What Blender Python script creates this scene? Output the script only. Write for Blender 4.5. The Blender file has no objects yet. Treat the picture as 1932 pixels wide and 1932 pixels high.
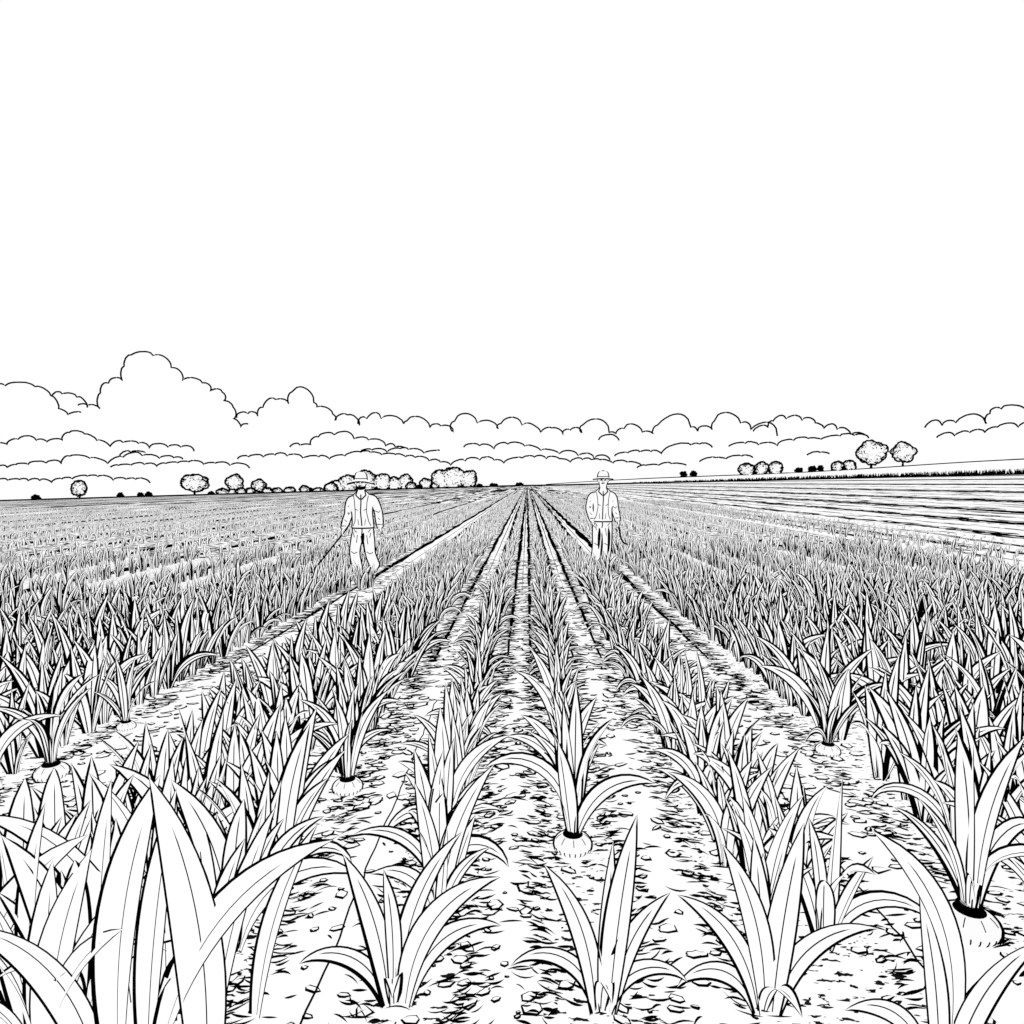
import bpy, math, random
import numpy as np
from mathutils import Vector
rng = np.random.default_rng(11)
random.seed(11)
F = 1250.0; W0 = 1932.0; H = 1.6
scene = bpy.context.scene
col = scene.collection

# ---------------------------------------------------------------- materials
def mat_new(name):
    m = bpy.data.materials.new(name); m.use_nodes = True
    b = m.node_tree.nodes["Principled BSDF"]
    b.inputs["Roughness"].default_value = 1.0
    b.inputs["Specular IOR Level"].default_value = 0.0
    m.cycles.emission_sampling = 'NONE'
    return m, m.node_tree, b
def flat(name, v):
    m, nt, b = mat_new(name)
    b.inputs["Base Color"].default_value = (v*.05, v*.05, v*.05, 1)
    b.inputs["Emission Color"].default_value = (v, v, v, 1)
    b.inputs["Emission Strength"].default_value = .98 if v > 0 else 0.0  # white comes from the surface's own glow, hardly from the lamps
    return m
WHITE = flat("paper_white", 1.0)
INK = flat("ink_black", 0.0)
def noisy(name, scale_vec, thr, detail=2.0):
    m, nt, b = mat_new(name)
    tc = nt.nodes.new("ShaderNodeTexCoord")
    mp = nt.nodes.new("ShaderNodeMapping"); mp.inputs["Scale"].default_value = scale_vec
    nt.links.new(tc.outputs["Object"], mp.inputs["Vector"])
    n = nt.nodes.new("ShaderNodeTexNoise"); n.inputs["Scale"].default_value = 1.0
    n.inputs["Detail"].default_value = detail; n.inputs["Roughness"].default_value = .6
    nt.links.new(mp.outputs[0], n.inputs["Vector"])
    g = nt.nodes.new("ShaderNodeMath"); g.operation = 'GREATER_THAN'; g.inputs[1].default_value = thr
    nt.links.new(n.outputs["Fac"], g.inputs[0])
    nt.links.new(g.outputs[0], b.inputs["Emission Color"])
    b.inputs["Base Color"].default_value = (.01, .01, .01, 1)
    b.inputs["Emission Strength"].default_value = 1.0  # light parts of the pattern glow by themselves
    return m
SOIL = noisy("soil_with_specks", (14, 40, 14), 0.20)
BEDN = noisy("planted_soil_hatching", (18, 40, 18), 0.40)
BEDM = noisy("crop_rows_mid", (5, 5, 5), 0.47)
BEDF = noisy("crop_rows_far", (1.1, 0.16, 1), 0.48)
BEDX = noisy("crop_rows_horizon", (0.45, 0.025, 1), 0.49)
BARE = noisy("bare_field_soil", (1.2, 0.25, 1), 0.36)
FURROW = noisy("dark_furrow", (3.2, 0.25, 1), 0.50)

def ink_shell_material():
    m = bpy.data.materials.new("single_sided_ink"); m.use_nodes = True
    nt = m.node_tree; nt.nodes.clear()
    out = nt.nodes.new("ShaderNodeOutputMaterial")
    g = nt.nodes.new("ShaderNodeNewGeometry")
    d = nt.nodes.new("ShaderNodeBsdfDiffuse"); d.inputs[0].default_value = (0, 0, 0, 1)
    t = nt.nodes.new("ShaderNodeBsdfTransparent")
    mx = nt.nodes.new("ShaderNodeMixShader")
    nt.links.new(g.outputs["Backfacing"], mx.inputs[0])
    nt.links.new(d.outputs[0], mx.inputs[1]); nt.links.new(t.outputs[0], mx.inputs[2])
    nt.links.new(mx.outputs[0], out.inputs[0])
    return m
SHELL = ink_shell_material()
MATS = [WHITE, INK, SHELL]

# ---------------------------------------------------------------- helpers
def zt(x):
    return np.where(x < 0, 0.029*x, np.where(x > 12, 0.024*(x-12), 0.0))
def ztf(x): return float(zt(np.array(float(x))))
def mesh_np(name, V, Fq, mi, mats=MATS):
    me = bpy.data.meshes.new(name)
    V = np.asarray(V, dtype=np.float32); Fq = np.asarray(Fq, dtype=np.int32)
    me.vertices.add(len(V)); me.vertices.foreach_set("co", V.ravel())
    me.loops.add(Fq.size); me.loops.foreach_set("vertex_index", Fq.ravel())
    k = Fq.shape[1]
    me.polygons.add(len(Fq)); me.polygons.foreach_set("loop_start", np.arange(0, Fq.size, k, dtype=np.int32))
    me.polygons.foreach_set("loop_total", np.full(len(Fq), k, dtype=np.int32))
    for m in mats: me.materials.append(m)
    me.polygons.foreach_set("material_index", np.asarray(mi, dtype=np.int32))
    me.update(calc_edges=True); return me
def obj(name, me, loc=(0, 0, 0), parent=None, **props):
    o = bpy.data.objects.new(name, me); o.location = loc
    col.objects.link(o)
    if parent: o.parent = parent
    for k, v in props.items(): o[k] = v
    return o

class MB:
    def __init__(s): s.v = []; s.f = []; s.m = []
    def add(s, V, Fs, mi):
        o = len(s.v); s.v += [tuple(p) for p in V]
        s.f += [tuple(i+o for i in f) for f in Fs]
        s.m += [mi]*len(Fs) if isinstance(mi, int) else list(mi)
    def mesh(s, name, mats=MATS, smooth=False):
        me = bpy.data.meshes.new(name); me.from_pydata(s.v, [], s.f)
        for m in mats: me.materials.append(m)
        me.polygons.foreach_set("material_index", s.m)
        me.update(); return me
def ell_path(path, n=3):
    P = np.array(path, float)
    if n <= 1 or len(P) < 3: return P
    out = []
    for i in range(len(P)-1):
        p0 = P[max(i-1, 0)]; p1 = P[i]; p2 = P[i+1]; p3 = P[min(i+2, len(P)-1)]
        for j in range(n):
            t = j/n
            out.append(.5*((2*p1)+(-p0+p2)*t+(2*p0-5*p1+4*p2-p3)*t*t+(-p0+3*p1-3*p2+p3)*t**3))
    out.append(P[-1]); return np.array(out)
def loft(mb, path, mi=0, seg=12, n=3, hull=0.0, ref=(1, 0, 0)):
    P = ell_path(path, n); P[:, 3:] = np.maximum(P[:, 3:], .0005); K = len(P)
    C = P[:, :3]; T = np.gradient(C, axis=0); T /= np.linalg.norm(T, axis=1)[:, None]+1e-9
    ref = np.array(ref, float)
    def build(ex, flip, mat):
        V = []
        for i in range(K):
            r = ref - T[i]*ref.dot(T[i])
            if np.linalg.norm(r) < .05:
                r = np.array((0, 1, 0.)) - T[i]*T[i][1]
            r /= np.linalg.norm(r); q = np.cross(T[i], r)
            for k in range(seg):
                a = 2*math.pi*k/seg
                V.append(C[i]+r*math.cos(a)*(P[i, 3]+ex)+q*math.sin(a)*(P[i, 4]+ex))
        a = len(V); V.append(C[0]-T[0]*ex); V.append(C[-1]+T[-1]*ex)
        Fs = []
        for i in range(K-1):
            for k in range(seg):
                k2 = (k+1) % seg
                Fs.append((i*seg+k, i*seg+k2, (i+1)*seg+k2, (i+1)*seg+k))
        for k in range(seg):
            k2 = (k+1) % seg
            Fs.append((a, k2, k)); Fs.append((a+1, (K-1)*seg+k, (K-1)*seg+k2))
        if flip: Fs = [tuple(reversed(f)) for f in Fs]
        mb.add(V, Fs, mat)
    build(0, False, mi)
    if hull: build(hull, True, 2)
def tube(mb, pts, r, mi=1, seg=5):
    loft(mb, [(p[0], p[1], p[2], r, r) for p in pts], mi, seg, 1)

# ---------------------------------------------------------------- world, light, camera
w = bpy.data.worlds.new("World"); scene.world = w; w.use_nodes = True
w.node_tree.nodes["Background"].inputs[0].default_value = (1, 1, 1, 1)
w.node_tree.nodes["Background"].inputs[1].default_value = 1.0
ld = bpy.data.lights.new("sun", 'SUN'); ld.energy = 1.5; ld.angle = math.radians(10); ld.color = (1, .99, .97)
lo = bpy.data.objects.new("sun", ld); lo.rotation_euler = (math.radians(35), math.radians(10), 0); col.objects.link(lo)
cd = bpy.data.cameras.new("camera"); cd.sensor_width = 36; cd.lens = 36*F/W0
cd.clip_start = .05; cd.clip_end = 12000
cam = bpy.data.objects.new("camera", cd); cam.location = (0, 0, H)
cam.rotation_euler = (math.radians(90)-math.atan(54/F), 0, math.atan(29/F)); col.objects.link(cam); scene.camera = cam
scene.view_settings.view_transform = 'Standard'

# ---------------------------------------------------------------- ground
PATHS = [(-2.80, -2.14), (-0.88, -0.52), (-0.20, 0.05), (0.40, 0.70), (1.24, 1.68)]
CROP_R = 9.2
xs = [-1500, -600, -300, -150, -80, -50, -30, -20, -14, -9, -6, -4]
for a, b in PATHS: xs += [a, b]
xs += [3, 5, 7, CROP_R, 12, 14, 20, 30, 50, 80, 150, 300, 600, 1500, 0]
xs = sorted(set(xs))
ys = [-30, 0, 5, 10, 16, 25, 40, 60, 90, 140, 200, 300, 400, 700, 1500, 3500]
V = [(x, y, ztf(x)) for y in ys for x in xs]
Fs = []; mi = []
for j in range(len(ys)-1):
    for i in range(len(xs)-1):
        Fs.append((j*len(xs)+i, j*len(xs)+i+1, (j+1)*len(xs)+i+1, (j+1)*len(xs)+i))
        xm = (xs[i]+xs[i+1])/2; ym = (ys[j]+ys[j+1])/2
        if ym > 400: k = 5
        elif xm > CROP_R: k = 4
        elif any(a < xm < b for a, b in PATHS): k = 0 if ym < 60 else 5
        elif ym < 16: k = 1
        elif ym < 60: k = 2
        elif ym < 140: k = 3
        else: k = 6
        mi.append(k)
g = mesh_np("ground", V, Fs, mi, [SOIL, BEDN, BEDM, BEDF, BARE, WHITE, BEDX])
obj("ground", g, kind="structure")

V = []; Fs = []; mi = []
def strip(x, w0, w1, y0, y1, n=30, m=0, jag=0.0, dz=.006):
    o = len(V)
    yy = np.geomspace(y0, y1, n)
    for k, y in enumerate(yy):
        t = k/(n-1); wd = w0+(w1-w0)*min(1, t*2.0)
        xa = x-wd*(.5+jag*random.uniform(-.5, .5)); xb = x+wd*(.5+jag*random.uniform(-.5, .5))
        V.append((xa, y, ztf(xa)+dz+0.00002*y)); V.append((xb, y, ztf(xb)+dz+0.00002*y))
    for k in range(n-1):
        Fs.append((o+2*k, o+2*k+1, o+2*k+3, o+2*k+2)); mi.append(m)
for i, (a, b) in enumerate(PATHS):
    c = (a+b)/2; hw = (b-a)/2
    ww = .24 if i in (0, 4) else .13
    strip(c-hw*.85, 0.02, ww, 6, 390, 90, 0, .5)
    strip(c+hw*.85, 0.02, ww, 6, 390, 90, 0, .5)
    strip(c, 0.0, .06, 9, 390, 60, 0, .6)
GAPS_L = [-4.1*1.27**k for k in range(13)]; GAPS_R = [2.9, 3.8, 5.0, 6.4, 8.0]
for x in GAPS_L+[-76, -90, -108, -130, -160, -200, -255]:
    wd = abs(x)*.045; strip(x-wd*.5, wd, wd, max(6, abs(x)*1.0), 397, 90, 0, .7)
for x in GAPS_R: strip(x+.1, .14, .24, 6, 397, 90, 0, .7)
for x, wd, m in [(10.0, .2, 1), (11.2, .35, 0), (12.6, .25, 1), (14.3, .55, 0), (15.9, .3, 1), (17.8, .9, 0), (20, .4, 1), (22.8, 1.5, 0), (26.2, .5, 1), (31.0, 2.3, 0), (37.5, .9, 1), (45, 4.0, 0), (57, 1.6, 1), (72, 9, 0), (96, 3, 1), (125, 19, 0), (172, 6, 1), (240, 40, 0)]:
    strip(x, wd*.9, wd*1.05, max(11, x*1.05), 398, 260, m, .5 if wd > .6 else .9)
    if x < 60:
        strip(x+wd*.7, wd*.5, wd*.5, max(10, x*.95), 398, 260, 1, .9, .009); strip(x-wd*.7, wd*.5, wd*.5, max(10, x*.95), 398, 260, 1, .9, .009)
obj("furrow_lines", mesh_np("furrow", V, Fs, mi, [INK, FURROW]), kind="structure")

mb = MB()
tube(mb, [(x, 400, ztf(x)+.4) for x in np.linspace(-420, 300, 60)], .55, 1, 5)
obj("field_boundary_bank", mb.mesh("field_boundary_bank"), kind="structure")
mb = MB(); RY = 430
hx = np.linspace(12, 620, 60)
def hz(x): return 0.052*x*RY/400*0.93 + 0.6*math.sin(x/38.0)
V2 = []
for x in hx:
    V2 += [(x, 403, ztf(x)-.2), (x, RY, max(hz(x), ztf(x))), (x, RY+300, ztf(x)-2)]
F2 = []
for i in range(len(hx)-1):
    for k in range(2): F2.append((3*i+k, 3*i+3+k, 3*i+4+k, 3*i+1+k))
mb.add(V2, F2, 0)
tube(mb, [(x, RY-.3, max(hz(x), ztf(x))) for x in hx], .55, 1, 5)
obj("hill", mb.mesh("hill"), kind="structure")
n = 2600
gx = rng.uniform(60, 300, n); gy = 397+rng.uniform(-6, 2, n); gh = rng.uniform(.8, 4.2, n)*(gx/300)**.7; gw = rng.uniform(.25, .6, n)
gz = zt(gx); ln = rng.uniform(-1, 1, n)
Vg = np.stack([np.stack([gx-gw, gy, gz-.2], 1), np.stack([gx+gw, gy, gz-.2], 1), np.stack([gx+ln+.1, gy, gz+gh], 1), np.stack([gx+ln, gy, gz+gh], 1)], 1).reshape(-1, 3)
obj("grass_fringe", mesh_np("grass_fringe", Vg, np.arange(4*n).reshape(-1, 4), np.ones(n, int)), kind="stuff")

# ---------------------------------------------------------------- leaves
def leaves(base, phi, L, Wd, e0, bend, bw, shade, roll, S, veins=True, cap=.6):
    N = len(phi); t = np.linspace(0, 1, S+1)
    el = e0[:, None]-bend[:, None]*t[None]**1.5
    mid = (el[:, 1:]+el[:, :-1])/2; ds = (L/S)[:, None]
    h = np.concatenate([np.zeros((N, 1)), np.cumsum(np.cos(mid)*ds, 1)], 1)
    z = np.concatenate([np.zeros((N, 1)), np.cumsum(np.sin(mid)*ds, 1)], 1)
    c, s = np.cos(phi)[:, None], np.sin(phi)[:, None]
    C = np.stack([h*c, h*s, z], -1)+base[:, None, :]
    T = np.stack([np.cos(el)*c, np.cos(el)*s, np.sin(el)], -1)
    w_ = np.stack([-s+0*el, c+0*el, 0*el], -1)
    nn = np.cross(T, w_)
    r = (roll[:, None]*(0.65+.35*t[None]))[..., None]
    side = w_*np.cos(r)+nn*np.sin(r); nor = -w_*np.sin(r)+nn*np.cos(r)
    prof = (0.50+1.9*t)*(1-t)**.85/.83
    hw = np.maximum(Wd[:, None]*.5*prof[None], .0006)
    b = np.minimum(bw[:, None]/hw, cap)
    br = np.minimum(b*(1+shade[:, None]*(1-t[None])**1.2), 1.1)  # one border widened towards the base as inked leaf shade
    bl = b
    v = np.minimum(0.30*bw[:, None]/hw, .12)*(t[None] < .8) if veins else 0*b+.0001
    v = np.maximum(v, .0005)
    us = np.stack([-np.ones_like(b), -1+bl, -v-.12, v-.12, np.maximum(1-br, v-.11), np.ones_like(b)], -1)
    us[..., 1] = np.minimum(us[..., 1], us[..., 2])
    off = hw[..., None]*us
    P = C[:, :, None, :]+side[:, :, None, :]*off[..., None]+nor[:, :, None, :]*(np.abs(us)**1.3*hw[..., None]*.34)[..., None]
    V = P.reshape(-1, 3)
    idx = np.arange(N*(S+1)*6).reshape(N, S+1, 6)
    Q = np.stack([idx[:, :-1, :-1], idx[:, :-1, 1:], idx[:, 1:, 1:], idx[:, 1:, :-1]], -1)
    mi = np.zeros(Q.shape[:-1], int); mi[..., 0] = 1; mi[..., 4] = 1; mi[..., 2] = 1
    return V, Q.reshape(-1, 4), mi.ravel()
def gen_plants(bx, by, nleaf, S, size, wide, lw, veins=True, droop=.2, up=0.0, along=0.0, cap=.6, curve=26):
    N = len(bx); n = N*nleaf
    X = np.repeat(bx, nleaf); Y = np.repeat(by, nleaf)
    k = np.tile(np.arange(nleaf), N)
    phi = rng.uniform(0, 2*np.pi, N).repeat(nleaf)+k*2.4+rng.normal(0, .25, n)
    if along:
        pa = np.pi/2+np.pi*(k % 2)+rng.normal(0, .5, n)
        phi = np.where(rng.random(n) < along, pa, phi)
    inner = (k/(nleaf-1))
    L = size.repeat(nleaf)*(rng.uniform(.72, 1.05, n)*(0.8+.28*inner))
    Wd = L*rng.uniform(.105, .155, n)*wide
    e0 = np.radians(np.minimum(68+up+18*inner+rng.normal(0, 3.5, n), 89))
    bend = np.radians(np.clip(np.where(rng.random(n) < droop, rng.normal(115, 25, n), rng.normal(curve, curve*.5, n))*(1.15-.6*inner), -5, 160))
    bw = np.repeat(lw, nleaf)
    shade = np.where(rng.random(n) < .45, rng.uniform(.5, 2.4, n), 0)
    roll = 1.25*np.cos(phi)+rng.normal(0, .3, n)
    rb = .025
    base = np.stack([X+np.cos(phi)*rb, Y+np.sin(phi)*rb, zt(X)-.01], 1)
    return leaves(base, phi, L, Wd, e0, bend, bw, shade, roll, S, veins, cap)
def lw_of(d): return 3.6*d/F*np.clip(1.10-.040*d, .45, 1.1)
def custom_plant(lst, d):
    A = np.array([l[:7] if len(l) > 6 else (l[0], 0, *l[1:]) for l in lst], float)
    n = len(A)
    base = np.stack([A[:, 0], A[:, 1], np.full(n, -.01)], 1); phi = np.radians(A[:, 2])
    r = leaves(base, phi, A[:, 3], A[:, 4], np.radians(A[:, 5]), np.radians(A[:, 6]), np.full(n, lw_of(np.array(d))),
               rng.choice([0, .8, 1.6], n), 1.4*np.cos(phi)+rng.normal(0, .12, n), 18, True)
    return mesh_np("crop_plant_foliage", *r)

def gapf(rs, gaps, g):
    return [x for x in rs if not any(abs(gg)-.02 < abs(x) < abs(gg)*(1+g) for gg in gaps)]
rows_c = [-0.36, 0.22, 0.86, 1.02]
rows_l = [-1.04, -1.36, -1.66]
rows_rf = gapf(list(np.arange(1.92, CROP_R, .42)), GAPS_R, .15)
rows_lf = gapf(list(-np.arange(2.98, 74, .46)), GAPS_L, .15)
#         x     y    size bulb wide scale
heroes = [(0.20, 2.84, .64, 1, 1.1, .85), (-0.95, 3.42, .60, 1, 1, .8), (-2.72, 3.66, .58, 1, 1, .9), (1.58, 2.34, .60, 1, 1.1, 1.0), (1.78, 3.90, .5, 1, 1, .7), (-2.74, 4.4, .48, 1, 1, .6)]
customs = [
 (-1.13, 1.74, [(0, 12, .86, .13, 92, 26), (.24, 172, .86, .125, 92, 30), (.10, 2, .88, .11, 78, 62), (-.06, 180, .60, .09, 78, 75), (-.12, .25, 178, .85, .09, 84, 85), (.02, .1, 80, .72, .09, 86, 20), (.16, -.05, -40, .42, .08, 70, 60), (.3, .2, 20, .62, .07, 84, 30), (-.3, .1, 185, .62, .08, 76, 70), (.05, .15, 120, .7, .09, 84, 20), (.2, .12, 60, .66, .08, 80, 30), (-.2, .2, 100, .7, .09, 85, 20), (-.35, .15, 10, .7, .08, 94, 20)]),
 (1.13, 1.78, [(.02, 180, .74, .10, 97, 62), (.04, 5, .46, .07, 78, 60), (-.03, 190, .36, .06, 74, 90), (0, 90, .45, .07, 86, 25), (.06, .05, 20, .34, .06, 70, 80)]),
 (1.52, 1.66, [(0, 180, .44, .07, 92, 30), (.05, 0, .46, .08, 86, 35), (.03, .1, 90, .36, .08, 88, 20), (-.05, 0, 190, .36, .06, 80, 80)]),
 (.226, 1.95, [(0.02, 8, .62, .085, 86, 10), (-.02, 182, .50, .075, 86, 36), (.03, -6, .44, .07, 84, 44), (-.02, 186, .38, .055, 82, 125), (.02, -8, .34, .055, 80, 130), (0, -88, .30, .055, 78, 85), (.01, 70, .50, .06, 88, 25)]),
 (-.40, 1.98, [(-.03, 176, .50, .08, 84, 26), (.02, 6, .54, .085, 84, 78), (.03, 4, .44, .07, 80, 100), (0, .03, 20, .56, .07, 88, 50), (-.02, 200, .44, .07, 92, 12), (-.01, -80, .32, .06, 74, 80), (-.04, 0, 190, .36, .06, 76, 110)]),
 (.72, 1.96, [(-.02, 178, .46, .075, 80, 60), (0, 172, .54, .085, 88, 30), (.02, 4, .60, .09, 86, 12), (.03, -8, .46, .07, 80, 85), (0, .03, 90, .5, .08, 88, 20), (.0, -85, .32, .06, 74, 90), (-.03, 190, .34, .06, 74, 125)]),
]
P = []
def fill(rs, y0, y1, dy, cls):
    for x in rs:
        y = y0+random.uniform(0, dy)
        while y < y1:
            if abs(x) < .82*y+.9:
                P.append((x+random.gauss(0, .018), y+random.gauss(0, dy*.10), cls))
            y += dy
fill(rows_c, 2.1, 16, .21, 0)
fill(rows_l, 1.6, 16, .20, 1); fill([-1.94], 9.5, 16, .2, 1)
fill(rows_rf, 1.7, 16, .20, 1); fill(rows_lf, 1.7, 16, .20, 1)
PX1, PY1 = -2.80, 11.2; PX2, PY2 = 1.39, 12.3
def ok(p):
    for h in heroes:
        if math.hypot(p[0]-h[0], p[1]-h[1]) < .18: return False
        if h[3] and abs(p[0]-h[0]*p[1]/h[1]) < .22 and h[1]-.7 < p[1] < h[1]: return False
    for c in customs:
        if math.hypot(p[0]-c[0], p[1]-c[1]) < .24: return False
    if math.hypot(p[0]-PX1, p[1]-PY1) < .22 or math.hypot(p[0]-PX2, p[1]-PY2) < .2: return False
    return True
P = [p for p in P if ok(p)]
P.sort(key=lambda p: p[1])
NI = 300-len(heroes)-len(customs)
near = P[:NI]; rest = P[NI:]
for i in range(12): rest.append((PX1+.05+random.uniform(-.28, .30), PY1-.35-random.uniform(0, .5), 1))
for i in range(7): rest.append((PX2-.05+random.uniform(-.2, .25), PY2-.35-random.uniform(0, .4), 1))
print("plants", len(P), "near to", near[-1][1])
bins = [0, 1.9, 2.4, 3.0, 3.7, 4.6, 6, 9, 20]; variants = {}
def plant_mesh(d, nleaf=9, wide=1.0, droop=.2, up=0, curve=26):
    d2 = np.array([max(d, 1.4)])
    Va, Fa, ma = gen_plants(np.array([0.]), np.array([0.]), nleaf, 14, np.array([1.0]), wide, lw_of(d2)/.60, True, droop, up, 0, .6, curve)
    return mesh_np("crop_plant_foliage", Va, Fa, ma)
def get_variant(d, cls):
    b = int(np.searchsorted(bins, d))-1
    k = (b, cls, random.randrange(6))
    if k not in variants:
        variants[k] = plant_mesh((bins[b]+bins[b+1])/2, random.choice([8, 9]) if cls else 8, 1.15, .18 if cls else .32, 4 if cls else 6, 38 if cls else 52)
    return variants[k]
def bulb_mesh():
    mb = MB()
    loft(mb, [(0, 0, -.02, .06, .06), (0, 0, .0, .086, .086), (0, 0, .028, .094, .094), (0, 0, .055, .080, .080), (0, 0, .078, .046, .046), (0, 0, .10, .03, .03)], 0, 24, 3, hull=.010)
    loft(mb, [(0, 0, .076, .052, .052), (0, 0, .083, .046, .046), (0, 0, .10, .036, .036)], 1, 20, 2)
    for a in np.linspace(0, 2*math.pi, 22)[:-1]:
        tube(mb, [(math.cos(a)*r, math.sin(a)*r, z) for r, z in ((.0965, .022), (.092, .008), (.080, -.005))], .0028, 1, 4)
    for a in np.linspace(0, 2*math.pi, 9)[:-1]:
        tube(mb, [(math.cos(a)*r, math.sin(a)*r, z) for r, z in ((.060, .074), (.074, .064), (.086, .050))], .0018, 1, 4)
    return mb.mesh("bulb")
BULB = bulb_mesh()
def add_plant(x, y, size, me, bulb=0, label=None):
    lift = .085*bulb
    o = obj("crop_plant", me, (x, y, ztf(x)+lift))
    o.scale = (size,)*3
    o["label"] = label or "young leafy crop plant with long pointed leaves on soil row"
    o["category"] = "plant"; o["group"] = "crop plants growing in the field rows"
    if bulb:
        b = obj("bulb", BULB, (0, 0, (-lift+.004)/size), parent=o); b.scale = (bulb/size,)*3
    return o
for x, y, s, bulb, wd, bs in heroes:
    add_plant(x, y, s, plant_mesh(y, 8, wd, .25, 8, 44), bs, "leafy crop plant with exposed round bulb at soil level")
for x, y, lst in customs:
    add_plant(x, y, 1.0, custom_plant(lst, y), 0, "large crop plant with broad tall arching pointed leaves")
for x, y, c in near:
    add_plant(x, y, random.uniform(.54, .68) if c else random.uniform(.46, .58), get_variant(y, c))
Vs = []; Fq = []; Ms = []; off = 0
def push(r):
    global off
    Vs.append(r[0]); Fq.append(r[1]+off); Ms.append(r[2]); off += len(r[0])
R = np.array([(p[0], p[1]) for p in rest])
def sz_(a, lo, hi): return rng.uniform(lo, hi, len(a))*np.where((a[:, 0] < -1.2) & (a[:, 0] > -2.05), .82, 1)
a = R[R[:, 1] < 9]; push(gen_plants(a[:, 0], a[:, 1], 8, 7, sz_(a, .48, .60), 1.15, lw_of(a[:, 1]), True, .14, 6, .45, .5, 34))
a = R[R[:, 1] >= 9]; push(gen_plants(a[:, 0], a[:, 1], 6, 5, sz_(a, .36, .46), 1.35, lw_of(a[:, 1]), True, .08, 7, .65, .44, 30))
P = []
fill(rows_c, 16, 90, .42, 0); fill(rows_l+[-1.94], 16, 90, .42, 0)
fill(rows_rf, 16, 90, .42, 0); fill(rows_lf, 16, 34, .42, 0); fill(rows_lf[::2], 34, 90, .6, 0)
A = np.array([(p[0], p[1]) for p in P]); print("far", len(A))
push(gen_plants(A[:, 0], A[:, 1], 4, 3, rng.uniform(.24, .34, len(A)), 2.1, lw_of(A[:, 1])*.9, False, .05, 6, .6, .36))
P = []; fill(list(np.arange(CROP_R+.3, 13.6, .6)), 10, 60, .4, 0)
A = np.array([(p[0], p[1]) for p in P])
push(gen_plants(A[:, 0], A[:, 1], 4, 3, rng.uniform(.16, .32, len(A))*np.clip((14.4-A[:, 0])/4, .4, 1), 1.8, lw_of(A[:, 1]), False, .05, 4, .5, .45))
obj("distant_crop_rows", mesh_np("distant_crop_rows", np.concatenate(Vs), np.concatenate(Fq), np.concatenate(Ms)), kind="stuff")

# ---------------------------------------------------------------- soil clods and short hatch strokes on soil
Vs = []; Fq = []; Ms = []; off = 0
n = 4600; PA = np.array(PATHS)
cy = 1.5*np.exp(rng.random(n)**1.0*math.log(14/1.5)); cx = rng.uniform(-3.2, 2.2, n)
inpath = np.zeros(n, bool)
for a_, b_ in PATHS: inpath |= (cx > a_-.12) & (cx < b_+.12)
keep = (inpath | (rng.random(n) < .35)) & (np.abs(cx) < .8*cy+.4) & (rng.random(n) < np.clip(cy/4, .40, 1)); cx = cx[keep]; cy = cy[keep]; n = len(cx)
sz = (.008+.030*rng.random(n)**1.2)*np.clip(cy/3.0, .9, 2.0); sy = sz*rng.uniform(.35, .8, n)
ang = rng.normal(0, .5, n); K = 6
th = np.linspace(0, 2*np.pi, K, endpoint=False)[None]
rad = 1+rng.normal(0, .17, (n, K))
lw = (2.9*cy/F)[:, None]
def ring(scale_off, z):
    ux = np.cos(th)*rad*np.maximum(sz[:, None]+scale_off, .0005); uy = np.sin(th)*rad*np.maximum(sy[:, None]+scale_off*1.6, .0005)
    X = cx[:, None]+ux*np.cos(ang)[:, None]-uy*np.sin(ang)[:, None]; Y = cy[:, None]+ux*np.sin(ang)[:, None]+uy*np.cos(ang)[:, None]
    return np.stack([X, Y, zt(X)+z], -1)
r0 = ring(lw*.7, .004); r1 = ring(-lw*.4, .007); r2 = ring(-lw*.4-sy[:, None]*.4, .008)
cen = np.stack([cx, cy, zt(cx)+.008], -1)[:, None]
Vc = np.concatenate([r0, r1, r2, cen], 1).reshape(-1, 3); st = 3*K+1
b0 = (np.arange(n)*st)[:, None]; k = np.arange(K)[None]; k2 = (k+1) % K
q1 = np.stack([b0+k, b0+k2, b0+K+k2, b0+K+k], -1).reshape(-1, 4); q2 = q1+K
q3 = np.stack([b0+2*K+k[:, ::2], b0+2*K+k2[:, ::2], b0+2*K+(k2[:, ::2]+1) % K, b0+3*K+0*k[:, ::2]], -1).reshape(-1, 4)
push((Vc, np.concatenate([q1, q2, q3]), np.concatenate([np.ones(len(q1)), np.zeros(len(q2)), np.zeros(len(q3))]).astype(int)))
n = 9000
cy = 1.5*np.exp(rng.random(n)**.8*math.log(26/1.5)); pi_ = rng.integers(0, 5, n)
side_ = rng.random(n) < .5; cx = np.where(side_, PA[pi_, 0], PA[pi_, 1])+rng.normal(0, .05, n)
ln = rng.uniform(.018, .055, n)*np.clip(cy/4, .85, 1.6); wd = np.clip(3.3*cy/F*rng.uniform(.7, 1.7, n), .001, .022)*1.5
an = rng.normal(0, .3, n)+np.where(side_, .25, -.25); cv = rng.uniform(-.4, .4, n)*ln
S_ = 5; us = np.linspace(-1, 1, S_+1); rowsv = []
for u in us:
    for sg in (-1, 1):
        ww = wd*(1-abs(u)**2)*.5*sg+sg*.0004
        X = cx+u*ln*np.cos(an); Y = cy+u*ln*np.sin(an)+cv*(1-u*u)*1.2+ww
        rowsv.append(np.stack([X, Y, zt(X)+.012], -1))
Vd = np.stack(rowsv, 1); m_ = 2*(S_+1)
bi = (np.arange(n)*m_)[:, None]; kk = np.arange(S_)[None]*2
Qd = np.stack([bi+kk, bi+kk+2, bi+kk+3, bi+kk+1], -1).reshape(-1, 4)
push((Vd.reshape(-1, 3), Qd, np.ones(len(Qd), int)))
obj("soil_clods", mesh_np("soil_clods", np.concatenate(Vs), np.concatenate(Fq), np.concatenate(Ms)), kind="stuff")

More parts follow.
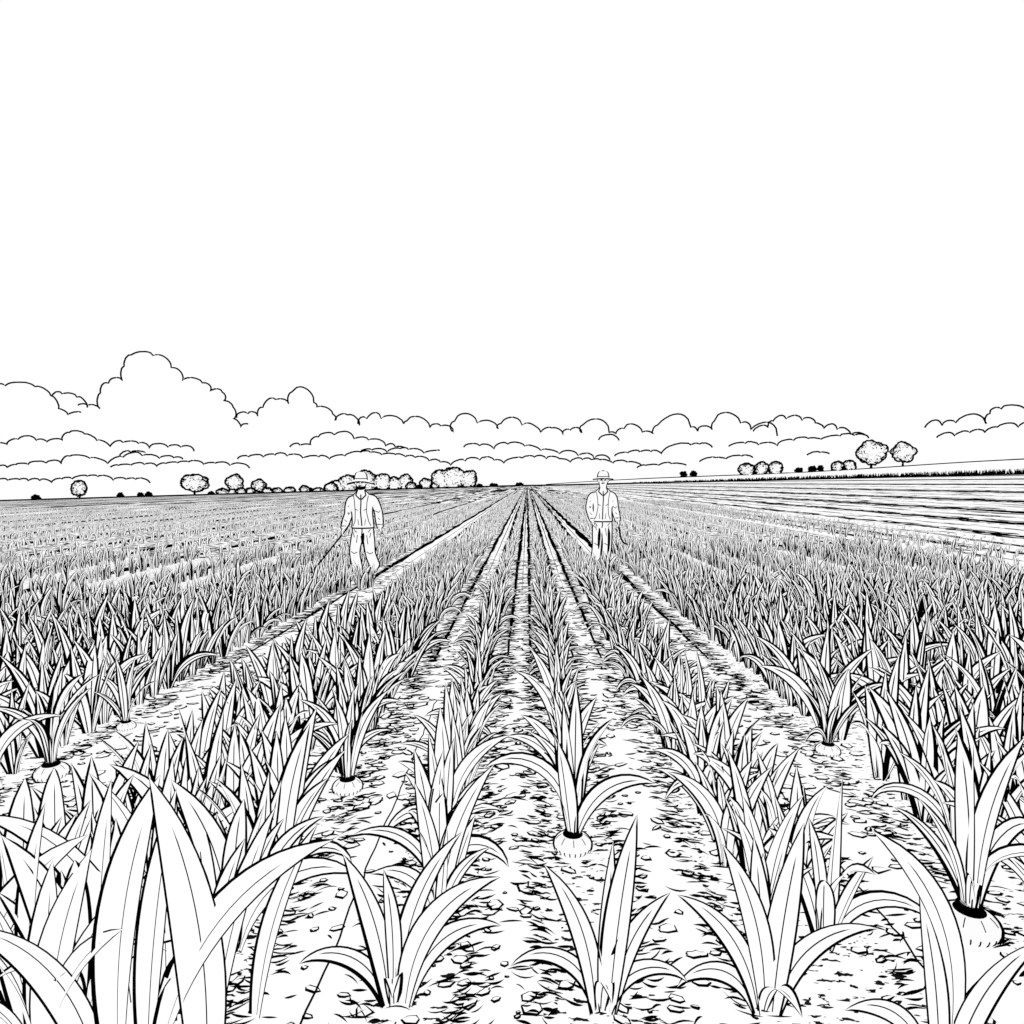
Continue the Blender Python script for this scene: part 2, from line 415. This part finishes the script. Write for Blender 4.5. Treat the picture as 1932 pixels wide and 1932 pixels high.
for x, y1 in [(-.667, 4.8), (1.30, 3.6)]:
    mb = MB()
    tube(mb, [(x+random.gauss(0, .004), y, ztf(x)+.018+random.uniform(0, .004)) for y in np.linspace(1.6, y1, 40)], .0036, 1, 5)
    obj("planting_string", mb.mesh("planting_string"), label="thin dark planting string laid straight along bare soil furrow", category="string", group="planting strings")

# ---------------------------------------------------------------- trees
def ico(sub):
    import bmesh
    bm = bmesh.new(); bmesh.ops.create_icosphere(bm, subdivisions=sub, radius=1)
    V = np.array([v.co[:] for v in bm.verts]); Fs = [tuple(v.index for v in f.verts) for f in bm.faces]; bm.free(); return V, Fs
ICO = ico(3)
def crown_mesh(wd, ht, dark):
    mb = MB(); lobes = [(np.array([0, 0, ht*.5]), np.array([wd*.40, wd*.40, ht*.42]))]
    nb = 6 if wd < 6 else 12
    for i in range(nb):
        a = 2*math.pi*(i+random.uniform(-.35, .35))/nb
        depth = random.uniform(-.5, .5)
        rr = math.cos(depth)
        lobes.append((np.array([math.cos(a)*rr*wd*.35, math.sin(depth)*wd*.35, ht*(.5+math.sin(a)*rr*.34)]), np.array([wd, wd, ht])*random.uniform(.11, .20)))
    for c, r in lobes:
        ph = np.array([random.uniform(0, 9) for _ in range(3)])
        d = 1+.10*np.sin(ICO[0][:, :1]*7+ph[0])*np.sin(ICO[0][:, 1:2]*6+ph[1])*np.sin(ICO[0][:, 2:]*8+ph[2])*2
        Vv = ICO[0]*d*r+c
        mb.add(Vv, ICO[1], 1 if dark else 0)
        if not dark:
            mb.add(ICO[0]*d*(r+1.05)+c, [tuple(reversed(f)) for f in ICO[1]], 2)
    nf = int(16+wd*3.6)
    for c, r in lobes:
        big = r[0] > wd*.3
        for _ in range(nf*(2 if big else 1)):
            nrm = np.array([random.gauss(0, 1) for _ in range(3)]); nrm /= np.linalg.norm(nrm)
            p = c+r*nrm*random.uniform(.98, 1.08)
            if any(((p-c2)/r2).dot((p-c2)/r2) < .9 for c2, r2 in lobes if c2 is not c): continue
            tg = np.cross(nrm, np.array([random.gauss(0, 1) for _ in range(3)])); tg /= np.linalg.norm(tg)
            s = random.uniform(.35, .75)
            mb.add([p-tg*s-nrm*.1, p+tg*s-nrm*.1, p+tg*s*.5+nrm*s*1.3, p-tg*s*.6+nrm*s*1.1], [(0, 1, 2, 3)], 1)
    return mb.mesh("crown")
def tree(px, basey, wpx, toppx, D, dark=False, trunk=True, label=None, cat="tree"):
    sc = D/F; x = (px-995)*sc
    z0 = max(hz(x), ztf(x)) if D > 425 else ztf(x)
    ht = (basey-toppx)*sc; wd = wpx*sc
    e = bpy.data.objects.new("tree" if cat == "tree" else "bush", None); e.location = (x, D, z0-.1); col.objects.link(e)
    e["label"] = label; e["category"] = cat; e["group"] = "trees along the field edge" if cat == "tree" else "bushes along the field edge"
    clear = ht*.2 if trunk else -ht*.05
    obj("crown", crown_mesh(wd*.96, ht-clear, dark), (0, 0, clear), parent=e)
    mb = MB(); tr = max(.55, wd*.04)
    loft(mb, [(0, 0, -.2, tr*1.5, tr*1.5), (.1, 0, max(clear, 0)*.6+.2, tr, tr), (0, 0, clear+(ht-clear)*.5, tr*.5, tr*.5)], 1, 8, 3)
    for sx in (-1, 1):
        loft(mb, [(0, 0, max(.2, clear*.8), tr*.7, tr*.7), (sx*wd*.08, 0, clear+(ht-clear)*.25, tr*.5, tr*.5), (sx*wd*.16, .1, clear+(ht-clear)*.45, tr*.2, tr*.2)], 1, 6, 2)
    obj("trunk", mb.mesh("trunk"), parent=e)
TL = "rounded leafy tree with slim trunk at far field edge"
BD = "small dark round bush at far field edge"; BL = "low rounded leafy bush at far field edge"
for px, by, wp, tp in [(137, 941, 23, 907), (360, 932, 52, 892), (438, 929, 30, 892), (484, 927, 24, 900), (855, 916, 46, 877), (830, 916, 34, 882), (884, 916, 32, 884),
                       (656, 919, 34, 889), (690, 918, 46, 881), (720, 918, 34, 887), (744, 917, 28, 894), (764, 917, 26, 890), (803, 916, 22, 897), (636, 919, 30, 898)]:
    tree(px, by, wp, tp, 406+random.uniform(0, 6), False, wp < 60 and px < 500, TL)
for px, by, wp, tp in [(52, 941, 14, 931), (217, 937, 12, 928), (256, 935, 10, 927), (271, 935, 11, 926), (392, 930, 10, 924), (905, 915, 10, 909), (932, 914, 14, 908), (980, 913, 12, 907), (790, 916, 10, 908), (583, 922, 9, 914)]:
    tree(px, by, wp, tp, 404, True, False, BD, "bush")
for px, by, wp, tp in [(415, 930, 20, 919), (432, 930, 16, 921), (450, 929, 16, 918), (468, 928, 16, 917), (500, 927, 18, 917), (520, 925, 18, 916), (543, 924, 20, 914), (572, 923, 18, 911), (598, 922, 18, 915), (622, 921, 24, 905), (775, 916, 18, 904), (820, 916, 14, 906)]:
    tree(px, by, wp, tp, 403, False, False, BL, "bush")
for px, wp, hp, dk, tr, cat in [(1287, 12, 11, 1, 0, "bush"), (1306, 12, 11, 1, 0, "bush"), (1405, 28, 21, 0, 0, "tree"), (1432, 24, 22, 0, 0, "tree"), (1457, 24, 23, 0, 0, "tree"),
                            (1501, 13, 9, 1, 0, "bush"), (1526, 14, 11, 1, 0, "bush"), (1541, 10, 11, 1, 0, "bush"), (1572, 20, 16, 0, 0, "bush"), (1595, 20, 17, 0, 0, "bush"),
                            (1634, 52, 50, 0, 1, "tree"), (1692, 42, 45, 0, 1, "tree")]:
    tree(px, hp, wp, 0, RY, bool(dk), bool(tr), {"bush": BD if dk else BL, "tree": "rounded leafy tree with short trunk on hill ridge"}[cat], cat)

# ---------------------------------------------------------------- clouds
clouds = [
 ([(-70, 740), (0, 726), (58, 728), (88, 745), (102, 770), (120, 781), (145, 777)], .12, 60, 900),
 ([(90, 747), (110, 742), (138, 748), (158, 768)], .25, 20, 900),
 ([(140, 764), (158, 764), (182, 770), (184, 740), (200, 722), (227, 717), (231, 690), (245, 669), (287, 670), (342, 718), (380, 722), (395, 738), (418, 740), (420, 756), (438, 768), (438, 790), (452, 806), (466, 800)], .22, 60, 900),
 ([(444, 788), (466, 780), (485, 785), (495, 768), (520, 754), (544, 762), (550, 740), (592, 760), (597, 768), (628, 782), (632, 794), (655, 783), (678, 803)], .25, 50, 900),
 ([(675, 800), (692, 790), (762, 800), (767, 795), (812, 808), (832, 804), (855, 816), (858, 795), (940, 810), (945, 800), (985, 803), (1020, 817), (1040, 808), (1062, 822), (1075, 812), (1097, 818), (1098, 803), (1148, 818), (1160, 820), (1175, 810), (1210, 817), (1230, 820), (1238, 803), (1300, 808), (1312, 815), (1340, 812), (1343, 796), (1392, 800), (1410, 812), (1460, 824)], .26, 40, 900),
 ([(1415, 815), (1443, 808), (1452, 796), (1505, 795), (1530, 800), (1545, 810), (1570, 812), (1595, 822), (1626, 829)], .25, 14, 900),
 ([(1730, 809), (1762, 805), (1786, 800), (1842, 802), (1848, 783), (1868, 775), (1912, 775), (1990, 768)], .25, 30, 900),
 ([(1752, 827), (1785, 824), (1812, 818), (1840, 818), (1862, 808), (1900, 808), (1990, 806)], .14, 14, 700),
 ([(-40, 842), (0, 838), (22, 828), (58, 830), (78, 833), (108, 830), (122, 815), (152, 818), (175, 830), (200, 842), (225, 834), (255, 836), (275, 845), (312, 843), (362, 851)], .18, 18, 600),
 ([(218, 859), (240, 853), (268, 854)], .15, 5, 560),
 ([(-40, 886), (0, 882), (40, 876), (75, 873), (105, 874), (122, 860), (160, 864), (195, 874), (225, 862), (262, 859), (295, 864), (340, 866)], .15, 12, 520),
 ([(200, 881), (240, 877), (290, 880), (330, 873), (380, 876), (430, 878), (468, 883)], .12, 8, 470),
 ([(-40, 910), (0, 906), (40, 907), (85, 910), (125, 903), (175, 899), (205, 906), (276, 911)], .12, 6, 440),
 ([(545, 843), (585, 840), (600, 824), (630, 820), (668, 828), (695, 830), (728, 842), (770, 849)], .2, 12, 620),
 ([(680, 852), (730, 853), (770, 848), (800, 855), (830, 850)], .12, 6, 600),
 ([(445, 866), (495, 862), (540, 860), (570, 864), (620, 866), (650, 860), (680, 853), (720, 858), (765, 862), (810, 870), (850, 878), (905, 868), (950, 874), (985, 864), (1030, 866), (1075, 872), (1115, 868), (1155, 874), (1208, 878)], .14, 10, 520),
 ([(875, 844), (905, 841), (932, 848), (958, 838), (990, 842), (1020, 850), (1055, 856), (1090, 860), (1120, 866), (1150, 868)], .18, 8, 600),
 ([(1158, 861), (1205, 853), (1245, 857), (1262, 842), (1300, 840), (1340, 845)], .14, 8, 580),
 ([(1128, 831), (1160, 824), (1166, 832)], .15, 5, 700),
 ([(1370, 843), (1425, 840), (1460, 842), (1490, 832), (1540, 830), (1575, 824), (1628, 828)], .12, 8, 590),
 ([(1200, 883), (1240, 878), (1292, 878)], .1, 5, 500), ([(1316, 871), (1365, 866), (1415, 864)], .1, 4, 500), ([(1515, 859), (1556, 857)], .1, 4, 500),
]
def subdiv(nodes, maxlen, amp):
    out = [nodes[0]]
    for (x0, y0), (x1, y1) in zip(nodes[:-1], nodes[1:]):
        c = math.hypot(x1-x0, y1-y0); k = max(1, int(round(c/maxlen)))
        for j in range(1, k+1):
            t = j/k+(random.uniform(-.25, .25)/k if j < k else 0)
            out.append((x0+(x1-x0)*t, y0+(y1-y0)*t+(random.uniform(-amp, amp*.3)-c*.05 if j < k else 0)))
    return out
for ci, (nodes, bulge, body, D) in enumerate(clouds):
    D = D*2.6; sc = D/F; pts = []
    nodes = subdiv(nodes, 46 if body > 25 else 26, 3.5 if body > 25 else 1.5)
    for (x0, y0), (x1, y1) in zip(nodes[:-1], nodes[1:]):
        c = math.hypot(x1-x0, y1-y0); nx, ny = (y1-y0)/c, -(x1-x0)/c
        bb = bulge*random.uniform(.6, 1.6); sk = random.uniform(.75, 1.35)
        for k in range(9):
            t = k/9; ts = t**sk; hgt = c*bb*(4*ts*(1-ts))**.62+random.gauss(0, .15)
            pts.append((x0+(x1-x0)*t+nx*hgt, y0+(y1-y0)*t+ny*hgt))
    pts.append(nodes[-1])
    W3 = [((px-995)*sc, D, H+(912-py)*sc) for px, py in pts]
    mb = MB(); n = len(W3); bz = H+(912-(max(p[1] for p in nodes)+body*.3))*sc
    Vf = list(W3)+[(p[0], D, min(bz, p[2]-.5)) for p in W3]
    Vb = [(p[0], D+60, p[2]) for p in Vf]
    fr = [(i, i+1, n+i+1, n+i) for i in range(n-1)]
    mb.add(Vf, fr, 0); mb.add(Vb, fr, 0)
    mb.add(list(W3)+[(p[0], D+60, p[2]) for p in W3], fr, 0)
    tube(mb, [(p[0], D-2, p[2]) for p in W3], 1.6*sc, 1, 5)
    o = obj("cloud", mb.mesh("cloud"))
    o["label"] = "tall billowing white cumulus cloud above the horizon" if bulge > .2 and body > 30 else "thin low white cloud bank above the horizon"
    o["category"] = "cloud"; o["group"] = "clouds over the field"

# ---------------------------------------------------------------- people
def skin(verts, edges, radii, sub=2):
    me = bpy.data.meshes.new("tmp"); me.from_pydata(verts, edges, [])
    o = bpy.data.objects.new("tmp", me); col.objects.link(o)
    sm = o.modifiers.new("s", 'SKIN'); sb = o.modifiers.new("b", 'SUBSURF'); sb.levels = sub; sb.render_levels = sub
    sv = me.skin_vertices[0].data
    for i, r in enumerate(radii): sv[i].radius = (r, r); sv[i].use_root = (i == 0)
    dg = bpy.context.evaluated_depsgraph_get(); dg.update()
    m2 = bpy.data.meshes.new_from_object(o.evaluated_get(dg))
    V = np.array([v.co[:] for v in m2.vertices]); N = np.array([v.normal[:] for v in m2.vertices])
    Fs = [tuple(p.vertices) for p in m2.polygons]
    bpy.data.objects.remove(o); bpy.data.meshes.remove(m2); return V, N, Fs
def add_skin(mb, verts, edges, radii, hull=.006, sub=2):
    V, N, Fs = skin(verts, edges, radii, sub)
    mb.add(V, Fs, 0)
    if hull: mb.add(V+N*hull, [tuple(reversed(f)) for f in Fs], 2)
def person(loc, yaw, S, J, hat, label, leg_shade=False, beard=False):
    hl = .023; q_ = 1.45
    root = bpy.data.objects.new("person", None); root.location = loc; root.rotation_euler = (0, 0, yaw); root.scale = (S*.94, S, S)
    col.objects.link(root); root["label"] = label; root["category"] = "person"
    mb = MB()
    names = ["pel", "spi", "che", "nec", "jaw", "hea", "top"]
    vs = [J[k] for k in names]; rad = [.12, .115, .12, .052, .070, .090, .06]; ed = [(i, i+1) for i in range(6)]
    for s in ("L", "R"):
        o = len(vs); vs += [J["sh"+s], J["el"+s], J["wr"+s]]; rad += [.06, .042, .028]; ed += [(2, o), (o, o+1), (o+1, o+2)]
        o = len(vs); vs += [J["hi"+s], J["kn"+s], J["an"+s]]; rad += [.085, .055, .04]; ed += [(0, o), (o, o+1), (o+1, o+2)]
    add_skin(mb, vs, ed, rad, hl*.75)
    hx_, hy_, hz_ = J["hea"]
    loft(mb, [(hx_, hy_-.078, hz_+.012, .009, .008), (hx_, hy_-.100, hz_-.018, .013, .012), (hx_, hy_-.085, hz_-.032, .012, .008)], 0, 8, 2, hull=.007)
    for sx in (-1, 1):
        loft(mb, [(hx_+sx*.084, hy_+.005, hz_+.028, .008, .014), (hx_+sx*.094, hy_+.008, hz_, .010, .020), (hx_+sx*.084, hy_+.002, hz_-.030, .007, .010)], 0, 8, 2, hull=.012)
        tube(mb, [(hx_+sx*.018, hy_-.094, hz_+.002), (hx_+sx*.034, hy_-.097, hz_+.006), (hx_+sx*.052, hy_-.086, hz_+.001)], .014, 1)
    tube(mb, [(hx_-.030, hy_-.088, hz_-.052), (hx_, hy_-.098, hz_-.056), (hx_+.030, hy_-.088, hz_-.052)], .011, 1)
    if beard:
        for k in range(26):
            a = -1.25+2.5*k/25; r0 = .084
            x0 = hx_+math.sin(a)*r0; y0 = hy_-math.cos(a)*r0*1.04
            tube(mb, [(x0, y0, hz_-.045-.02*math.cos(a)), (x0*.9+hx_*.1, y0, hz_-.085-.035*math.cos(a))], .005 if k % 2 else .008, 1, 4)
    for s, sg in (("L", -1), ("R", 1)):
        w_ = np.array(J["wr"+s]); e_ = np.array(J["el"+s]); d = w_-e_; d /= np.linalg.norm(d)
        fw = np.array((0, -1, 0.)); fw -= d*fw.dot(d); fw /= np.linalg.norm(fw)
        inw = np.array((-sg, 0, 0.)); inw -= d*inw.dot(d); inw /= np.linalg.norm(inw)
        pa = w_+d*.03; pb = w_+d*.085
        loft(mb, [tuple(w_)+(.026, .020), tuple(pa)+(.036, .018), tuple(pb)+(.042, .016), tuple(w_+d*.098)+(.036, .012)], 0, 10, 2, hull=.012, ref=tuple(fw))
        for k, (o_, l_) in enumerate([(.030, .074), (.010, .084), (-.011, .078), (-.030, .062)]):
            b0_ = pb+fw*o_; b1 = b0_+d*l_*.42+inw*.006; b2 = b1+d*l_*.25+inw*l_*.28; b3 = b2-d*l_*.05+inw*l_*.32
            add_skin(mb, [tuple(b0_-d*.02), tuple(b1), tuple(b2), tuple(b3)], [(0, 1), (1, 2), (2, 3)], [.0095, .009, .0085, .007], .005, 1)
        t0 = pa+fw*.02; t1 = t0+fw*.032+d*.02+inw*.012; t2 = t1+d*.028+inw*.018
        add_skin(mb, [tuple(t0), tuple(t1), tuple(t2)], [(0, 1), (1, 2)], [.012, .011, .008], .005, 1)
    obj("body", mb.mesh("body"), parent=root)
    mb = MB(); cx_, cy_ = J["che"][0], J["che"][1]; px_, py_ = J["pel"][0], J["pel"][1]
    loft(mb, [(px_, py_, .88, .182, .138), (px_, py_, .98, .172, .135), (px_*.5+cx_*.5, cy_, 1.12, .168, .13), (cx_, cy_, 1.28, .185, .135), (cx_, cy_, 1.36, .180, .12), (cx_, cy_, 1.43, .12, .09), (cx_, cy_, 1.485, .066, .062)], 0, 22, 3, hull=hl)
    def ftube(pts, r): tube(mb, [(p[0], p[1]-.008, p[2]) for p in pts], r*q_)
    for s, sg in (("L", -1), ("R", 1)):
        sh = J["sh"+s]; el = J["el"+s]; wr = J["wr"+s]
        m1 = [(sh[i]+el[i])/2 for i in range(3)]; m2 = [(wr[i]+el[i])/2 for i in range(3)]
        loft(mb, [(sh[0]-sg*.07, sh[1], sh[2]+.010, .050, .06), (sh[0], sh[1], sh[2]-.025, .066, .070), (m1[0]+sg*.008, m1[1], m1[2], .062, .064), (*el, .058, .060), (*m2, .056, .056), (*wr, .042, .044)], 0, 14, 3, hull=hl)
        ftube([(m1[0]-.02, m1[1]-.072, m1[2]-.08), (el[0]+.01, el[1]-.066, el[2]+.0), (el[0]+.035, el[1]-.055, el[2]+.03)], .005)
        ftube([(m1[0]+.02, m1[1]-.07, m1[2]+.06), (m1[0]-.02, m1[1]-.068, m1[2]+.0)], .004)
        ftube([(m2[0]-.02, m2[1]-.058, m2[2]+.03), (m2[0]+.025, m2[1]-.054, m2[2]-.01)], .004)
        ftube([(wr[0]-.04, wr[1]-.03, wr[2]+.04), (wr[0], wr[1]-.056, wr[2]+.04), (wr[0]+.04, wr[1]-.03, wr[2]+.04)], .006)
        mb.add([(cx_+sg*.01, cy_-.095, 1.43), (cx_+sg*.075, cy_-.105, 1.41), (cx_+sg*.07, cy_-.06, 1.50), (cx_+sg*.03, cy_-.07, 1.485)], [(0, 1, 2, 3)], 0)
        ftube([(cx_+sg*.062, cy_-.06, 1.50), (cx_+sg*.085, cy_-.115, 1.42), (cx_+sg*.012, cy_-.118, 1.35)], .009)
        ftube([(cx_+sg*.125, cy_-.09, 1.41), (cx_+sg*.105, cy_-.130, 1.30), (cx_+sg*.095, cy_-.134, 1.15), (px_+sg*.115, cy_-.128, 1.0), (px_+sg*.15, cy_-.105, .92)], .005)
        ftube([(px_+sg*.05, cy_-.143, .93), (px_+sg*.065, cy_-.141, 1.03)], .004)
        ftube([(cx_+sg*.10, cy_-.128, 1.20), (cx_+sg*.05, cy_-.145, 1.17)], .004)
    ftube([(cx_, cy_-.112, 1.43), (cx_+.004, cy_-.148, 1.30), (cx_-.004, cy_-.146, 1.15), (px_, py_-.149, .92)], .008)
    obj("shirt", mb.mesh("shirt"), parent=root)
    mb = MB()
    loft(mb, [(px_, py_, .80, .162, .125), (px_, py_, .86, .174, .13), (px_, py_, .90, .168, .125), (px_, py_, .915, .164, .122)], 0, 20, 3, hull=hl)
    loft(mb, [(px_, py_, .868, .190, .145), (px_, py_, .892, .188, .144)], 1, 20, 1)
    for s, sg in (("L", -1), ("R", 1)):
        hi, kn, an = J["hi"+s], J["kn"+s], J["an"+s]
        q = [hi[i]*.5+kn[i]*.5 for i in range(3)]; q2 = [kn[i]*.5+an[i]*.5 for i in range(3)]
        loft(mb, [(hi[0], hi[1], hi[2]+.02, .085, .10), (hi[0], hi[1], hi[2]-.08, .092, .105), (q[0], q[1], q[2], .086, .09), (*kn, .076, .080), (*q2, .076, .078), (an[0], an[1], an[2]+.03, .078, .080)], 0, 16, 3, hull=hl)
        tube(mb, [(q[0]-sg*.03, q[1]-.097, q[2]+.1), (q[0]-sg*.01, q[1]-.102, q[2]-.05)], .007)
        tube(mb, [(q[0]+sg*.04, q[1]-.088, q[2]+.14), (q[0]+sg*.02, q[1]-.102, q[2]+.06)], .007)
        tube(mb, [(kn[0]-.05, kn[1]-.07, kn[2]+.02), (kn[0], kn[1]-.09, kn[2]-.01), (kn[0]+.05, kn[1]-.065, kn[2]+.01)], .008)
        tube(mb, [(px_+sg*.14, py_-.10, .86), (px_+sg*.10, py_-.122, .81)], .007)
        if leg_shade:
            loft(mb, [(hi[0]+.03, hi[1]-.09, hi[2]-.1, .01, .03), (q[0]+.035, q[1]-.08, q[2], .028, .03), (kn[0]+.03, kn[1]-.068, kn[2], .026, .03), (q2[0]+.03, q2[1]-.062, q2[2], .016, .025)], 1, 8, 2)  # black shape laid on the leg as painted fold shade
    tube(mb, [(px_, py_-.142, .87), (px_, py_-.145, .82), (px_-.01, py_-.125, .77)], .011)
    if not leg_shade: loft(mb, [(px_+.03, py_-.14, .80, .008, .02), (px_+.005, py_-.115, .74, .034, .03), (px_, py_-.06, .62, .020, .02)], 1, 8, 2)
    obj("trousers", mb.mesh("trousers"), parent=root)
    for s in ("L", "R"):
        an = J["an"+s]; mb = MB()
        loft(mb, [(an[0], an[1]+.07, an[2]-.045, .03, .02), (an[0], an[1]+.05, an[2]-.03, .042, .04), (an[0], an[1]-.02, an[2]-.02, .046, .055), (an[0], an[1]-.11, an[2]-.045, .048, .03), (an[0], an[1]-.18, an[2]-.055, .03, .018)], 0, 12, 3, hull=hl*.8)
        loft(mb, [(an[0], an[1], an[2]-.03, .05, .055), (an[0], an[1], an[2]+.10, .052, .056)], 0, 12, 1, hull=hl*.7)
        obj("boot", mb.mesh("boot"), parent=root)
    mb = MB(); tz = hz_+.050; R = hat["brim"]
    a, b = .104, .112; ch = hat["h"]
    loft(mb, [(hx_, hy_, tz-.004, a, b), (hx_, hy_, tz+ch*.35, a*.92, b*.94), (hx_, hy_, tz+ch*.75, a*.78, b*.8), (hx_, hy_, tz+ch*.95, a*.55, b*.55), (hx_, hy_, tz+ch, a*.2, b*.2)], 0, 20, 3, hull=hl*.85)
    loft(mb, [(hx_, hy_, tz+.008, a+.006, b+.006), (hx_, hy_, tz+.022, a+.004, b+.005)], 1, 20, 1)
    bn = 24; Vh = []
    for r_, z_ in ((.8, .006), (1.5, .000), (R/a, -.014), (R/a+.02, -.022), (1.5, -.012), (.8, -.006)):
        for k in range(bn):
            t = 2*math.pi*k/bn; cr = math.cos(t); fb = hat["droop"]
            Vh.append((hx_+cr*a*r_, hy_+math.sin(t)*b*r_*(hat["front"] if math.sin(t) < 0 else 1.0), tz+z_-fb*max(0, r_-1)*(.35+.65*abs(cr)**2)))
    Fh = [(i*bn+k, i*bn+(k+1) % bn, (i+1)*bn+(k+1) % bn, (i+1)*bn+k) for i in range(5) for k in range(bn)]
    mb.add(Vh, Fh, [0 if i < 2 else 1 for i in range(5) for k in range(bn)])  # brim underside painted black as shade
    tube(mb, [Vh[2*bn+k] for k in range(bn)]+[Vh[2*bn]], .012, 1, 5)
    obj("hat", mb.mesh("hat"), parent=root)
    return root
J1 = dict(pel=(0, 0, .93), spi=(0, 0, 1.10), che=(-.015, -.02, 1.30), nec=(-.015, -.03, 1.48), jaw=(-.02, -.065, 1.555), hea=(-.02, -.065, 1.625), top=(-.02, -.05, 1.70),
          shL=(-.195, -.01, 1.345), elL=(-.255, .06, 1.10), wrL=(-.315, -.10, .88), shR=(.175, -.01, 1.365), elR=(.262, .10, 1.13), wrR=(.305, -.08, .90),
          hiL=(-.085, 0, .86), knL=(-.125, -.16, .49), anL=(-.06, -.16, .075), hiR=(.085, 0, .86), knR=(.13, -.06, .47), anR=(.17, .28, .20))
J2 = dict(J1); J2.update(che=(.01, -.01, 1.30), nec=(.01, -.02, 1.48), jaw=(.01, -.055, 1.555), hea=(.01, -.055, 1.625), top=(.01, -.04, 1.70), elL=(-.25, .06, 1.12), wrL=(-.19, -.08, .90), shR=(.185, -.01, 1.355), elR=(.24, .07, 1.12), wrR=(.29, -.10, .91), knL=(-.10, -.02, .47), anL=(-.12, .26, .18), knR=(.09, -.14, .48), anR=(.05, -.20, .075))
S1 = 1.03; S2 = 1.02
p1 = person((PX1, PY1, ztf(PX1)+.02), .14, S1, J1, dict(brim=.235, h=.125, front=1.0, droop=.05), "bearded person in wide-brimmed hat, waistcoat and trousers walking with hoe", False, True)
p2 = person((PX2, PY2, 0), -.10, S2, J2, dict(brim=.19, h=.115, front=1.1, droop=.025), "person in brimmed hat, shirt and shade-inked trousers walking with sickle", True)
mb = MB(); hnd = np.array((PX1-.295, PY1-.20, ztf(PX1)+.83))
tip = hnd+np.array((-.44, -.30, -.62)); back = hnd+np.array((.10, .10, .17))
tube(mb, [tuple(back), tuple(hnd), tuple(tip)], .014, 1, 8)
e = obj("hoe", None, (0, 0, 0), label="long thin wooden-handled hoe carried low in walking person's hand", category="tool")
obj("handle", mb.mesh("handle"), parent=e)
mb = MB(); loft(mb, [(*tip, .012, .012), (tip[0]-.01, tip[1]-.04, tip[2]-.03, .02, .01), (tip[0]+.01, tip[1]-.03, tip[2]-.12, .055, .006), (tip[0]+.01, tip[1]-.02, tip[2]-.16, .06, .004)], 0, 10, 2, hull=.012)
obj("blade", mb.mesh("blade"), parent=e)
h2 = np.array((PX2+.275, PY2-.18, .83)); mb = MB()
tube(mb, [tuple(h2+np.array((-.02, 0, .08))), tuple(h2+np.array((.02, -.02, -.10)))], .018, 1, 8)
e = obj("sickle", None, (0, 0, 0), label="thin curved sickle held low in walking person's hand", category="tool")
obj("handle", mb.mesh("handle"), parent=e)
mb = MB(); loft(mb, [(h2[0]+.02, h2[1]-.02, h2[2]-.09, .012, .008), (h2[0]+.035, h2[1]-.03, h2[2]-.2, .016, .006), (h2[0]+.08, h2[1]-.05, h2[2]-.30, .016, .006), (h2[0]+.17, h2[1]-.06, h2[2]-.34, .008, .003)], 1, 8, 4)
obj("blade", mb.mesh("blade"), parent=e)
